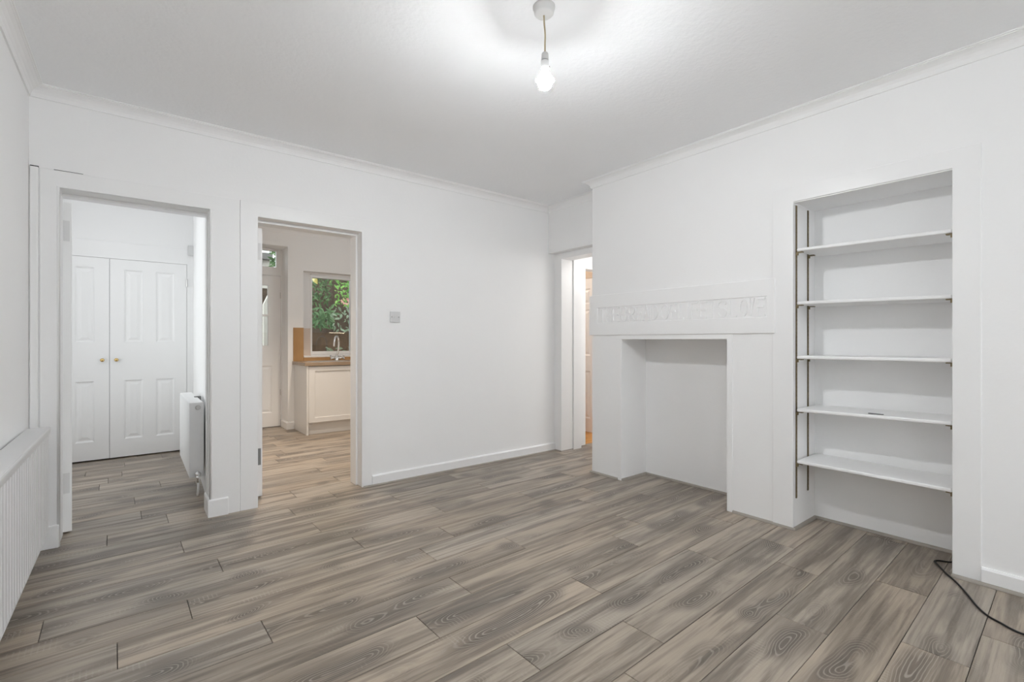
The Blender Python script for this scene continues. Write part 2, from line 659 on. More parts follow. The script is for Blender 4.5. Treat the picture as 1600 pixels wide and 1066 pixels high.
bm = bmesh.new()
slab(bm, 'x', XL - 0.09, XL - 0.03, -2.95, -1.05, 0.82, 2.18, [(-2.90, -2.02, 0.87, 2.13), (-1.98, -1.10, 0.87, 2.13)])
wr = struct('added_window_left', bm, GLOSSW)  # unseen left window, invented to let in more fill
for a in (-2.90, -1.98):
    obj('pane', B(XL - 0.062, XL - 0.058, a, a + 0.88, 0.87, 2.13), GLASS, wr)

# cornice round the room
cprof = [(0.0, 2.462), (0.008, 2.462), (0.009, 2.469), (0.013, 2.483), (0.022, 2.497), (0.035, 2.507), (0.049, 2.513), (0.054, 2.5135), (0.054, 2.519), (0.061, 2.5195), (0.061, H + 0.001), (0.0, H + 0.001)]
bm = bmesh.new()
sweep(bm, cprof, [(XL, YR), (XL, YA), (XD, YA), (XD, 2.814), (XC, 2.814), (XC, YR)], closed=True, side=-1)
struct('trim_1', bm, WALL)

# baseboards
bp_ = [(0, 0.0), (0.016, 0.0), (0.016, 0.072), (0.009, 0.082), (0, 0.082)]
bm = bmesh.new()
sweep(bm, bp_, [(1.472, YA), (3.45, YA)], side=-1)
struct('baseboard_back', bm, GLOSSW, 0.0015)
bm = bmesh.new()
sweep(bm, bp_, [(XC, 0.383), (XC, YR)], side=-1)
struct('baseboard_right', bm, GLOSSW, 0.0015)
bm = bmesh.new()
sweep(bm, bp_, [(XL, YR), (XL, YA)], side=-1)
struct('baseboard_left', bm, GLOSSW, 0.0015)

# grey scotia bead along the foot of walls that have no baseboard
q = 0.015
qprof = [(0, 0), (q, 0), (q, 0.003), (q * 0.8, 0.009), (q * 0.45, 0.0135), (0.003, q), (0, q)]


def bead(n, path, side=-1):
    bm = bmesh.new()
    sweep(bm, qprof, path, side=side)
    struct('trim_%d' % n, bm, BEAD)


bead(2, [(3.449, 2.814), (XC, 2.814), (XC, 2.532)])
bead(3, [(XC, 2.495), (3.445, 2.495), (3.445, 1.61), (XC + 0.01, 1.61)])
bead(4, [(XC, 1.57), (XC, 1.198), (3.445, 1.198), (3.445, 0.486), (XC + 0.01, 0.486)])
bead(5, [(XC - 0.014, 0.486), (XC - 0.016, YR)])
bm = bmesh.new()
sweep(bm, [(a * 0.7, b * 0.7) for a, b in qprof], [(1.40, YA - 0.012), (1.472, YA - 0.016), (3.44, YA - 0.016)], side=-1)
struct('trim_6', bm, BEAD)
bm = bmesh.new()
sweep(bm, [(a * 0.7, b * 0.7) for a, b in qprof], [(3.45, YA - 0.02), (3.45, 3.53), (3.615, 3.53)], side=-1)
struct('trim_7', bm, BEAD)

# ------------------------------------------------------------------ flat boards round the two openings
bm = bmesh.new()
slab(bm, 'y', YA - 0.007, YA + 0.01, -0.402, 0.5565, 0.0, 2.085, [(O1[0], O1[1], -1, O1[2])])
struct('trim_8', bm, GLOSSW, 0.003)
bm = bmesh.new()
slab(bm, 'y', YA - 0.006, YA + 0.01, 0.5585, 1.472, 0.0, 2.087, [(O2[0], O2[1], -1, O2[2])])
struct('trim_9', bm, GLOSSW, 0.003)
# thin cover strip in the corner beside the left wall
struct('trim_10', B(-0.44, -0.407, YA - 0.012, YA, 0.0, 2.088), GLOSSW, 0.004)
# shade of the open joint above the hall boards, coloured in as dark strips
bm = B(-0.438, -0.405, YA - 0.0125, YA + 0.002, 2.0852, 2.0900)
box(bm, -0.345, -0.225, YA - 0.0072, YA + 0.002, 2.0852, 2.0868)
struct('trim_21', bm, GAPSHADE)
# small skirting blocks on the boards
bm = bmesh.new()
sweep(bm, [(0, 0), (0.013, 0), (0.013, 0.106), (0.008, 0.114), (0, 0.114)], [(O1[1] - 0.002, YB), (O1[1] - 0.002, YA - 0.007), (0.488, YA - 0.007)], side=1 * -1)
struct('baseboard_pillar', bm, GLOSSW, 0.002)
struct('baseboard_corner', B(-0.425, O1[0] + 0.002, YA - 0.022, YA - 0.005, 0, 0.125), GLOSSW, 0.004)
# rounded bead on the arris of the hall opening
bm = bmesh.new()
tube(bm, [(O1[0] - 0.002, YA - 0.003, 0), (O1[0] - 0.002, YA - 0.003, O1[2] + 0.002), (O1[1] + 0.002, YA - 0.003, O1[2] + 0.002), (O1[1] + 0.002, YA - 0.003, 0.115)], 0.008, 8)
struct('trim_11', bm, GLOSSW, smooth=True)
# stops and linings inside the openings
bm = bmesh.new()
slab(bm, 'y', 3.72, YB + 0.008, O2[0], O2[1], 0, O2[2], [(O2[0] + 0.014, O2[1] - 0.015, -1, O2[2] - 0.018)])
struct('trim_12', bm, GLOSSW, 0.002)
bm = bmesh.new()
slab(bm, 'y', 3.765, YB + 0.004, O1[0] - 0.0005, O1[1], 0, O1[2], [(O1[0] - 0.0005, O1[1] - 0.006, -1, O1[2] - 0.016)])
struct('trim_13', bm, GLOSSW, 0.002)

# ------------------------------------------------------------------ boards round the alcove and fireplace
bm = bmesh.new()
slab(bm, 'x', XC - 0.006, XC + 0.01, 0.383, 1.316, 0.0, 2.073, [(0.486, 1.198, -1, 1.979)])
struct('trim_14', bm, GLOSSW, 0.003)
struct('trim_15', B(XC - 0.004, XC + 0.03, 0.486, 1.198, 1.972, 1.9765), GLOSSW)

fp = thing('fireplace_surround', 'white painted fireplace surround with a carved line of lettering above the empty opening', 'fireplace', (XC, 2.05, 0))
bm = bmesh.new()
slab(bm, 'x', XC - 0.004, XC - 0.0001, 1.571, 2.531, 0.0, 1.19, [(1.61, 2.495, -1, 1.153)])
obj('opening_edge', bm, WALL, fp, 0.0035)
bm = bmesh.new()
slab(bm, 'x', XC - 0.012, XC - 0.0001, 1.301, 2.836, 1.188, 1.531, [(1.350, 2.741, 1.294, 1.421)])
obj('mantel_panel', bm, WALL, fp, 0.004)
obj('inscription_field', B(XC - 0.005, XC - 0.0005, 1.348, 2.743, 1.292, 1.423), WALL, fp)

# raised letters, each of its own; cells read from the photograph along y
CELLS = [('T', 2.728, 2.655), ('H', 2.655, 2.590), ('E', 2.585, 2.510), ('B', 2.500, 2.430), ('R', 2.425, 2.355), ('E', 2.350, 2.285),
         ('A', 2.283, 2.215), ('D', 2.212, 2.140), ('O', 2.130, 2.050), ('F', 2.045, 1.985), ('L', 1.978, 1.925), ('I', 1.915, 1.885),
         ('F', 1.878, 1.815), ('E', 1.810, 1.745), ('I', 1.730, 1.695), ('S', 1.680, 1.605), ('L', 1.598, 1.535), ('O', 1.530, 1.470),
         ('V', 1.468, 1.425), ('E', 1.420, 1.358)]


def strokes(ch):
    """letter as bars and arcs in a unit cell (x right, y up); polylines"""
    def arc(cx, cy, rx, ry, a0, a1, n=10):
        return [(cx + rx * math.cos(math.radians(a0 + (a1 - a0) * i / n)), cy + ry * math.sin(math.radians(a0 + (a1 - a0) * i / n))) for i in range(n + 1)]
    return {
        'T': [[(0, 1), (1, 1)], [(.5, 0), (.5, 1)]],
        'H': [[(0, 0), (0, 1)], [(1, 0), (1, 1)], [(0, .5), (1, .5)]],
        'E': [[(1, 1), (0, 1), (0, 0), (1, 0)], [(0, .52), (.85, .52)]],
        'B': [[(0, 0), (0, 1)], [(0, 1), *arc(.5, .76, .45, .24, 90, -90), (0, .52)], [(0, .52), *arc(.55, .26, .45, .26, 90, -90), (0, 0)]],
        'R': [[(0, 0), (0, 1)], [(0, 1), *arc(.55, .74, .42, .26, 90, -90), (0, .48)], [(.4, .48), (1, 0)]],
        'A': [[(0, 0), (.5, 1), (1, 0)], [(.2, .35), (.8, .35)]],
        'D': [[(0, 0), (0, 1), *arc(.3, .5, .7, .5, 90, -90), (0, 0)]],
        'O': [arc(.5, .5, .5, .5, 0, 360, 20)],
        'F': [[(1, 1), (0, 1), (0, 0)], [(0, .52), (.8, .52)]],
        'L': [[(0, 1), (0, 0), (1, 0)]],
        'I': [[(.5, 0), (.5, 1)]],
        'S': [[*arc(.5, .75, .46, .25, 20, 270, 12), *arc(.5, .25, .46, .25, 90, -160, 12)]],
        'V': [[(0, 1), (.45, 0), (1, 1)]],
    }[ch]


for ch, ya, yb in CELLS:
    bm = bmesh.new()
    w = 0.0068
    cw, ch_ = (ya - yb) - 2 * w - 0.004, 0.127 - 2 * w - 0.006
    z0 = 1.294 + w + 0.003
    for pl in strokes(ch):
        pts = [(ya - 0.002 - w - px * cw, z0 + pz * ch_) for px, pz in pl]
        loop = abs(pts[0][0] - pts[-1][0]) + abs(pts[0][1] - pts[-1][1]) < 1e-6
        if loop:
            pts = pts[:-1]
        L_, R_ = [], []
        for i, (py, pz) in enumerate(pts):
            a = Vector(pts[i - 1] if loop else pts[max(i - 1, 0)])
            c = Vector(pts[(i + 1) % len(pts)] if loop else pts[min(i + 1, len(pts) - 1)])
            p = Vector((py, pz))
            d1 = (p - a).normalized() if (p - a).length > 1e-6 else (c - p).normalized()
            d2 = (c - p).normalized() if (c - p).length > 1e-6 else d1
            n1, n2 = Vector((-d1.y, d1.x)), Vector((-d2.y, d2.x))
            mt = (n1 + n2) / max(0.35, 1 + n1.dot(n2)) * w
            e = Vector((0, 0))
            if loop:
                pass
            elif i == 0:
                e = -d2 * w * 0.9
            elif i == len(pts) - 1:
                e = d1 * w * 0.9
            L_.append(p + mt + e)
            R_.append(p - mt + e)
        f0 = XC - 0.0045
        f1 = XC - 0.0122 - 0.0004 * strokes(ch).index(pl)
        V = [[bm.verts.new((f, v.x, v.y)) for v in side] for f in (f0, f1) for side in (L_, R_)]
        for i in range(len(pts) if loop else len(pts) - 1):
            j = (i + 1) % len(pts)
            bm.faces.new([V[2][i], V[2][j], V[3][j], V[3][i]])
            bm.faces.new([V[0][i], V[0][j], V[2][j], V[2][i]])
            bm.faces.new([V[1][i], V[1][j], V[3][j], V[3][i]])
        for i in () if loop else (0, -1):
            bm.faces.new([V[0][i], V[1][i], V[3][i], V[2][i]])
    bmesh.ops.recalc_face_normals(bm, faces=bm.faces)
    obj('letter', bm, WALL, fp)

# ------------------------------------------------------------------ alcove shelves, rails
SH = [(1.690, 1.680), (1.369, 1.358), (1.041, 1.044), (0.722, 0.735), (0.410, 0.406)]
names = ['topmost', 'second from the top', 'third from the top', 'fourth from the top', 'lowest']
for i, (zl, zr) in enumerate(SH):
    t = thing('alcove_shelf', 'white board shelf in the alcove, %s%s' % (
        names[i], ', holding a small dark strip' if i == 3 else ''), 'shelf', (3.14, 0.84, (zl + zr) / 2), 'white shelves in the alcove')
    bm = bmesh.new()
    v = box(bm, 3.137, 3.440, 0.490, 1.188, -0.010, 0.010)
    for vv in v:
        vv.co.z += zr + (zl - zr) * (vv.co.y - 0.490) / 0.698
    obj('board', bm, SHELFW, t, 0.007, True, 3)
    for yy, x in ((0.497, 3.15), (0.497, 3.33), (1.172, 3.149), (1.172, 3.326)):
        z = zr + (zl - zr) * (yy - 0.490) / 0.698
        bm = bmesh.new()
        box(bm, x - 0.004, x + 0.022, yy - 0.012, yy + 0.018, z - 0.0155, z - 0.0108)
        box(bm, x - 0.004, x + 0.008, yy + (0.012 if yy > 1 else -0.008), yy + (0.020 if yy > 1 else 0.0), z - 0.030, z - 0.0155)
        obj('support_clip', bm, RAILM, t)

for j, (x, zb, zt, dx, txt) in enumerate([(3.153, 0.186, 1.962, 0.0, 'front'), (3.330, 0.199, 1.962, 0.0, 'back')]):
    t = thing('shelf_rail', 'tarnished slotted metal shelf rail at the %s of the alcove side wall' % txt, 'shelf rail', (x, 1.197, zb), 'shelf rails in the alcove')
    bm = bmesh.new()
    slots = []
    nz = int((zt - zb) / 0.0254)
    hs = [(x - 0.0025, x + 0.0025, zb + 0.008 + k * 0.0254, zb + 0.019 + k * 0.0254) for k in range(nz)]
    slab(bm, 'y', 1.1925, 1.197, x - 0.007, x + 0.007, zb, zt, hs)
    obj('slotted_strip', bm, RAILM, t)
    obj('back_channel', B(x - 0.005, x + 0.005, 1.1962, 1.1985, zb, zt), SLOT, t)
t = tag(obj('black_strip', B(3.172, 3.186, 0.772, 0.840, 0.739, 0.743), DARKP, None, 0.001), 'small flat black strip lying on the fourth shelf of the alcove', 'strip')

# ------------------------------------------------------------------ pendant lamp
PX, PY = 1.332, 1.466
t = thing('pendant_lamp', 'bare lit bulb hanging from the white ceiling rose on a beige flex', 'lamp', (PX, PY, H))
bm = bmesh.new()
lathe(bm, [(0.046, 0), (0.046, 0.006), (0.043, 0.012), (0.040, 0.028), (0.034, 0.034), (0.012, 0.036), (0, 0.036)], (PX, PY, H), '-z', 32)
obj('ceiling_rose', bm, PLASTICG, t, smooth=True)
bm = bmesh.new()
tube(bm, smooth_pts([(PX, PY, 2.490), (PX + 0.002, PY, 2.455), (PX + 0.004, PY - 0.003, 2.41), (PX + 0.003, PY - 0.003, 2.37), (PX + 0.003, PY - 0.003, 2.332)], 6), 0.0034, 10)
obj('flex', bm, CORD, t, smooth=True)
hx, hy = PX + 0.003, PY - 0.003
bm = bmesh.new()
lathe(bm, [(0.0, 2.334), (0.011, 2.334), (0.0135, 2.330), (0.0155, 2.306), (0.0155, 2.3035)], (hx, hy, 0), 'z', 24)
lh = obj('lampholder', bm, PLASTICG, t, smooth=True)
bm = bmesh.new()
lathe(bm, [(0.0145, 2.303), (0.0148, 2.2995)], (hx, hy, 0), 'z', 24)
obj('shade_ring', bm, SCREW, lh)
bm = bmesh.new()
lathe(bm, [(0.0165, 2.2995), (0.0165, 2.272), (0.0155, 2.270)], (hx, hy, 0), 'z', 24)
obj('skirt', bm, PLASTICG, lh)
bm = bmesh.new()
lathe(bm, [(0.0150, 2.270), (0.0150, 2.266)], (hx, hy, 0), 'z', 24)
obj('shade_ring', bm, SCREW, lh)
bm = bmesh.new()
tube(bm, [(hx + 0.0165, hy - 0.004, 2.285), (hx + 0.021, hy - 0.005, 2.283), (hx + 0.0215, hy - 0.005, 2.278)], 0.0016, 6)
obj('bayonet_pin', bm, SCREW, lh)
bm = bmesh.new()
lathe(bm, [(0.0130, 2.2655), (0.0135, 2.259), (0.017, 2.252), (0.024, 2.243), (0.0295, 2.2290), (0.0305, 2.2240)], (hx, hy, 0), 'z', 32)
bb = obj('bulb', bm, emit('opal_shoulder', (0.96, 0.98, 1.0), 80.0), t, smooth=True)
bm = bmesh.new()
lathe(bm, [(0.0300, 2.2245), (0.0392, 2.2235), (0.0400, 2.2215), (0.0392, 2.2195), (0.0300, 2.2195)], (hx, hy, 0), 'z', 32)
obj('light_baffle', bm, PLASTICG, bb, smooth=True)  # wide rim added to keep the bulb's direct light off the ceiling
bm = bmesh.new()
lathe(bm, [(0.0303, 2.2195), (0.0302, 2.212), (0.027, 2.197), (0.019, 2.187), (0.009, 2.183), (0, 2.182)], (hx, hy, 0), 'z', 32)
o = obj('lit_dome', bm, emit('lit_bulb', (0.955, 0.98, 1.0), BULB), bb, smooth=True)
o['label'] = 'glowing white dome of the bulb'

# ------------------------------------------------------------------ aerial socket on the back wall
t = thing('aerial_socket', 'small square white aerial socket plate on the plain back wall', 'socket', (1.666, YA, 1.335))
obj('plate', B(1.622, 1.710, YA - 0.009, YA - 0.0005, 1.291, 1.379), PLASTIC, t, 0.003)
for dx in (-0.030, 0.030):
    bm = bmesh.new()
    lathe(bm, [(0.0, 0.0018), (0.003, 0.0015), (0.0042, 0)], (1.666 + dx, YA - 0.009, 1.335), '-y', 12)
    obj('screw', bm, SCREW, t)
bm = bmesh.new()
lathe(bm, [(0.0085, 0), (0.0085, 0.006), (0.005, 0.006), (0.005, 0.001), (0, 0.001)], (1.666, YA - 0.009, 1.335), '-y', 16)
obj('coax_outlet', bm, PLASTICG, t)

# ------------------------------------------------------------------ radiators
t = thing('radiator', 'white ribbed panel radiator with a flat top shelf along the grey-lit left wall', 'radiator', (XL, 2.7, 0))
bm = bmesh.new()
y0, y1 = 1.85, 3.485
n = int((y1 - y0) / 0.050)
pitch = (y1 - y0) / n
prof = []
for k in range(n):
    a = y0 + k * pitch
    prof += [(a, 0.0), (a + pitch * 0.30, 0.0), (a + pitch * 0.42, 0.007), (a + pitch * 0.88, 0.007)]
prof.append((y1, 0.0))
zs = [0.128, 0.150, 0.630, 0.650]
sc = [0.0, 1.0, 1.0, 0.0]
grid = [[bm.verts.new((-0.352 - d * s_, y, z)) for y, d in prof] for z, s_ in zip(zs, sc)]
for A, Bq in zip(grid, grid[1:]):
    for i in range(len(prof) - 1):
        bm.faces.new([A[i], A[i + 1], Bq[i + 1], Bq[i]])
bk = [[bm.verts.new((-0.366, y, z)) for y, d in (prof[0], prof[-1])] for z in (zs[0], zs[-1])]
bm.faces.new([grid[0][0], *reversed(grid[0][1:]), ][:1] + [v for v in grid[0][1:]] + [bk[0][1], bk[0][0]])
bm.faces.new([v for v in grid[-1]] + [bk[1][1], bk[1][0]])
bm.faces.new([bk[0][0], bk[0][1], bk[1][1], bk[1][0]])
bm.faces.new([grid[k][0] for k in range(4)] + [bk[1][0], bk[0][0]])
bm.faces.new([grid[k][-1] for k in range(4)] + [bk[1][1], bk[0][1]])
bmesh.ops.recalc_face_normals(bm, faces=bm.faces)
obj('front_panel', bm, RADL, t)
obj('rear_panel', B(-0.425, -0.412, y0, y1, 0.13, 0.62), RADL, t, 0.004)
bm = bmesh.new()
slab(bm, 'x', -0.412, -0.366, y0 + 0.03, y0 + 0.04, 0.16, 0.6)
obj('fin', bm, RADL, t)
bm = bmesh.new()
sweep(bm, [(0, 0.684), (0, 0.672), (-0.006, 0.672), (-0.006, 0.650), (0.004, 0.648), (0.006, 0.676), (0.004, 0.684)], [(-0.3515, y0 - 0.02), (-0.3515, 3.507)], side=-1)
obj('shelf_lip', bm, RADL, t, 0.002)
obj('top_shelf', B(-0.436, -0.3515, y0 - 0.02, 3.507, 0.668, 0.684), RADL, t, 0.0015)

t = thing('radiator', 'plain white flat panel radiator seen end-on against the hall wall', 'radiator', (0.37, 4.21, 0))
obj('front_panel', B(0.318, 0.335, 4.212, 5.11, 0.135, 0.683), RADW, t, 0.006, True)
obj('side_cover', B(0.319, 0.409, 4.208, 4.214, 0.133, 0.684), RADW, t, 0.004, True)
obj('rear_panel', B(0.394, 0.409, 4.212, 5.11, 0.135, 0.68), RADW, t, 0.004)
obj('top_cover', B(0.322, 0.406, 4.214, 5.108, 0.676, 0.684), RADW, t, 0.003)
bm = bmesh.new()
box(bm, 0.385, 0.412, 4.62, 4.66, 0.684, 0.690)
box(bm, 0.406, 0.430, 4.62, 4.66, 0.655, 0.690)
obj('bracket', bm, SCREW, t)
bm = bmesh.new()
lathe(bm, [(0.017, 0), (0.017, 0.004), (0.013, 0.006), (0.013, 0.003), (0.006, 0.003), (0.006, 0.006), (0, 0.006)], (0.372, 4.208, 0.648), '-y', 18)
obj('blanking_plug', bm, STEEL, t)
bm = bmesh.new()
lathe(bm, [(0.017, 0), (0.017, 0.006), (0.010, 0.007), (0.010, 0.022), (0.014, 0.024), (0.014, 0.034), (0, 0.034)], (0.372, 4.208, 0.158), '-y', 18)
vo = obj('valve_body', bm, CHROME, t, smooth=True)
bm = bmesh.new()
lathe(bm, [(0.013, 0.150), (0.013, 0.128), (0.009, 0.122), (0.009, 0.10)], (0.372, 4.182, 0), 'z', 14)
obj('valve_cap', bm, CHROME, vo, smooth=True)
bm = bmesh.new()
tube(bm, [(0.372, 4.182, 0.11), (0.371, 4.182, 0.05), (0.366, 4.182, 0.0)], 0.0075, 10)
obj('pipe', bm, GLOSSW, t, smooth=True)

# ------------------------------------------------------------------ cable
CB = [(3.40, 0.505), (3.294, 0.515), (3.262, 0.560), (3.235, 0.572), (3.205, 0.556), (3.111, 0.508), (3.039, 0.462), (2.939, 0.411), (2.826, 0.361), (2.763, 0.320), (2.733, 0.278), (2.709, 0.246), (2.70, 0.205), (2.72, 0.10), (2.80, -0.1)]
bm = bmesh.new()
tube(bm, smooth_pts([(x, y, 0.0042) for x, y in CB], 6), 0.0040, 10)
tag(obj('power_cable', bm, BLACK, None, smooth=True), 'black cable snaking over the floor from the foot of the alcove', 'cable')

# ------------------------------------------------------------------ doors


def panel_mesh(bm, x0, x1, z0, z1, rings=((0, 0.0), (0.012, 0.009), (0.022, 0.009), (0.046, 0.002), (0.05, 0.002))):
    prev = None
    for ins, dep in rings:
        R_ = [bm.verts.new(c) for c in ((x0 + ins, dep, z0 + ins), (x1 - ins, dep, z0 + ins), (x1 - ins, dep, z1 - ins), (x0 + ins, dep, z1 - ins))]
        if prev:
            for k in range(4):
                bm.faces.new([prev[k], prev[(k + 1) % 4], R_[(k + 1) % 4], R_[k]])
        prev = R_
    bm.faces.new(prev)
    bk = [bm.verts.new(c) for c in ((x0, 0.03, z0), (x1, 0.03, z0), (x1, 0.03, z1), (x0, 0.03, z1))]
    bm.faces.new(bk)
    bmesh.ops.recalc_face_normals(bm, faces=bm.faces)


def panel_door(name, loc, rz, w, h, panels, mat=GLOSSW, glass=(), t_=0.04):
    """front at local y=0 facing -y, hinge corner at the local origin; panels/glass: (x0,x1,z0,z1)"""
    bm = bmesh.new()
    slab(bm, 'y', 0, t_, 0, w, 0, h, list(panels) + list(glass))
    d = obj(name, bm, mat, None, 0.0015)
    d['kind'] = 'structure'
    d.location = loc
    d.rotation_euler = (0, 0, rz)
    for p in panels:
        bm = bmesh.new()
        panel_mesh(bm, *p)
        obj('door_panel', bm, mat, d, local=True)
    for p in glass:
        obj('pane', B(p[0], p[1], t_ * 0.5, t_ * 0.5 + 0.004, p[2], p[3]), GLASS, d, local=True)
    return d


def knob(parent, x, z):
    bm = bmesh.new()
    lathe(bm, [(0.011, 0), (0.011, 0.003), (0.006, 0.005), (0.006, 0.014), (0.014, 0.018), (0.017, 0.025), (0.014, 0.033), (0.007, 0.037), (0, 0.038)], (x, 0, z), '-y', 20)
    o = obj('knob', bm, BRASS, parent, smooth=True, local=True)
    o['label'] = 'round brass knob'


def hinge(parent, x, z, l=0.07):
    bm = bmesh.new()
    lathe(bm, [(0.006, -l / 2), (0.006, l / 2)], (x, -0.003, z), 'z', 10)
    return obj('hinge', bm, STEEL, parent, local=True)


YC = 6.0
rows = ((0.185, 0.757), (1.128, 1.836))
d = panel_door('door_1', (-0.800, YC, 0.012), 0, 0.616, 1.922, [(a, b, c - 0.012, e - 0.012) for a, b in ((0.115, 0.255), (0.372, 0.506)) for c, e in rows])
d['label'] = 'white panelled cupboard door, the one cut off by the open hall door'
knob(d, 0.565, 0.946)
d = panel_door('door_2', (-0.181, YC, 0.012), 0, 0.613, 1.922, [(a, b, c - 0.012, e - 0.012) for a, b in ((0.111, 0.252), (0.357, 0.507)) for c, e in rows])
d['label'] = 'white panelled cupboard door beside the hall radiator'
knob(d, 0.050, 0.946)
hinge(d, 0.6145, 1.732, 0.085)
hinge(d, 0.6145, 0.25, 0.085)
# cupboard frame and the wall over it
bm = bmesh.new()
slab(bm, 'y', YC + 0.002, YC + 0.05, -0.9, 0.56, 0, 2.10, [(-0.803, 0.4345, -1, 1.9365)])
struct('trim_16', bm, GLOSSW, 0.003)
bm = bmesh.new()
slab(bm, 'y', YC + 0.012, YC + 0.1, -1.0, 0.6, 0, 2.62, [(-0.803, 0.4345, -1, 1.9365)])
struct('wall_hall_end', bm, WALL)
struct('wall_cupboard', B(-0.85, 0.5, YC + 0.06, YC + 0.1, 0, 2.0), GAPSHADE)
# hall walls: the right one runs slightly out of square
bm = bmesh.new()
v = box(bm, 0.428, 0.56, YB, YC + 0.02, 0, 2.62)
for vv in v:
    if vv.co.x < 0.5:
        vv.co.x = 0.418 + (vv.co.y - YB) * 0.033
struct('wall_hall_right', bm, WALL)
bm = bmesh.new()
sweep(bm, [(0, 0), (0.014, 0), (0.014, 0.105), (0.008, 0.114), (0, 0.114)], [(0.418 + (YC - YB) * 0.033, YC), (0.418, YB)], side=-1)
struct('baseboard_hall', bm, GLOSSW, 0.002)
bm = bmesh.new()
slab(bm, 'x', -1.0, -0.9, YB - 0.02, YC + 0.05, 0, 2.62, [(4.58, 5.62, 0.38, 2.12)])
struct('wall_hall_left', bm, WALL)
bm = bmesh.new()
slab(bm, 'x', -0.99, -0.94, 4.58, 5.62, 0.38, 2.12, [(4.64, 5.56, 0.44, 2.06)])
wr = struct('added_window_hall', bm, GLOSSW)  # unseen hall window, made up to go with the added fill light
obj('pane', B(-0.967, -0.963, 4.64, 5.56, 0.44, 2.06), GLASS, wr)
struct('ceiling_hall', B(-1.0, 0.6, YB - 0.02, YC + 0.1, H, H + 0.08), CEIL)
tag(obj('sensor_box', B(0.442, 0.490, YC - 0.028, YC + 0.001, 2.030, 2.135), PLASTIC, None, 0.004), 'small pale grey box fixed in the hall corner above the cupboard doors', 'box')

# the two room doors stand open beyond the wall, only their hinge edges show
for nm, x, y, w, ang, lab in (('door_5', -0.331, YB + 0.008, 0.70, math.radians(98), 'white hall door swung open, seen by its hinged edge'),
                              ('door_6', 0.690, YB + 0.022, 0.70, math.radians(91.5), 'white kitchen door swung open, seen by its hinged edge')):
    bm = bmesh.new()
    # leaf swung about its hinge edge: local x runs along the leaf, local y is its thickness
    box(bm, 0, w, -0.044, 0, 0.012, 1.96)
    dd = obj(nm, bm, GLOSSW, None, 0.002)
    dd['kind'] = 'structure'
    dd['label'] = lab
    dd.location = (x, y, 0)
    dd.rotation_euler = (0, 0, ang)
    for zz in (0.30, 1.79):
        bm = bmesh.new()
        box(bm, -0.0025, 0.001, -0.034, -0.004, zz - 0.06, zz + 0.06)
        hl = obj('hinge_leaf', bm, HLEAF if nm == 'door_5' or zz > 1 else SCREW, dd, local=True)
        for k in range(5):
            bm = bmesh.new()
            lathe(bm, [(0.005, zz - 0.06 + k * 0.0245), (0.005, zz - 0.06 + k * 0.0245 + 0.022)], (-0.004, 0.0, 0), 'z', 10)
            obj('knuckle', bm, SCREW if k % 2 else HLEAF, hl, local=True)

# ------------------------------------------------------------------ lobby and the room past it
struct('wall_lobby', B(3.72, 3.888, 3.61, 3.74, 0, 2.62), GLOSSW, 0.002)
struct('wall_lobby_head', B(3.888, 4.9, 3.61, 3.74, 1.935, 2.62), GLOSSW, 0.002)
struct('trim_17', B(3.782, 3.885, 3.598, 3.612, 0, 2.02), GLOSSW, 0.003)
struct('wall_lobby_side', B(5.2, 5.3, 1.9, 3.7, 0, 2.62), WALL)
struct('wall_lobby_end', B(3.5, 5.3, 1.9, 2.0, 0, 2.62), WALL)
struct('ceiling_lobby', B(3.5, 5.3, 1.9, 5.4, 2.50, 2.62), WALL)
struct('floor_lobby', B(3.88, 5.3, 1.9, 3.62, -0.05, 0.0), BEAD)
bm = bmesh.new()
slab(bm, 'x', 4.452, 4.60, 3.72, 5.3, 0, 2.6, [(3.60, 4.405, -1, 1.925)])
struct('wall_far_room', bm, BEIGE)
struct('wall_far_end', B(3.6, 4.6, 5.3, 5.4, 0, 2.6), BEIGE)
struct('wall_far_left', B(3.60, 3.70, 3.74, 5.4, 0, 2.6), WALL)
d = panel_door('door_4', (4.45, 4.40, 0.004), -PI / 2, 0.76, 1.916,
               [(a, b, c, e) for a, b in ((0.10, 0.355), (0.425, 0.66)) for c, e in ((0.170, 0.760), (0.955, 1.53), (1.60, 1.79))])
d['label'] = 'white panelled door over the honey coloured boards past the lobby'

# ------------------------------------------------------------------ kitchen shell
KD = (0.745, 1.553, 2.355)      # door recess
WN = (1.862, 2.78, 0.962, 2.030)
bm = bmesh.new()
slab(bm, 'y', 6.60, 6.72, 0.5, 3.7, 0, 2.72, [(KD[0], KD[1], -1, KD[2]), (1.745, 2.90, 0.70, 2.062)])
struct('wall_kitchen', bm, WALL, 0.004)
bm = bmesh.new()
slab(bm, 'y', 6.72, 6.96, 0.5, 3.7, 0, 2.72, [(KD[0], KD[1], -1, KD[2]), WN])
struct('wall_kitchen_outer', bm, WALL)
struct('wall_kitchen_right', B(3.56, 3.66, YB - 0.02, 6.7, 0, 2.72), WALL)
struct('wall_kitchen_left', B(0.53, 0.60, YB - 0.02, 6.7, 0, 2.72), WALL)
struct('ceiling_kitchen', B(0.5, 3.7, YB - 0.05, 6.75, 2.605, 2.70), WALL)
bm = bmesh.new()
kp = [(0, 2.52), (0.006, 2.52), (0.014, 2.545), (0.035, 2.575), (0.062, 2.592), (0.07, 2.596), (0.07, 2.606), (0, 2.606)]
sweep(bm, kp, [(0.6, 6.60), (3.56, 6.60)], side=-1)
struct('trim_18', bm, WALL)
bm = bmesh.new()
sweep(bm, [(0, 0), (0.018, 0), (0.018, 0.085), (0.008, 0.10), (0, 0.10)], [(1.553, 6.90), (1.553, 6.60), (1.628, 6.60)], side=-1)
struct('baseboard_kitchen', bm, GLOSSW, 0.002)
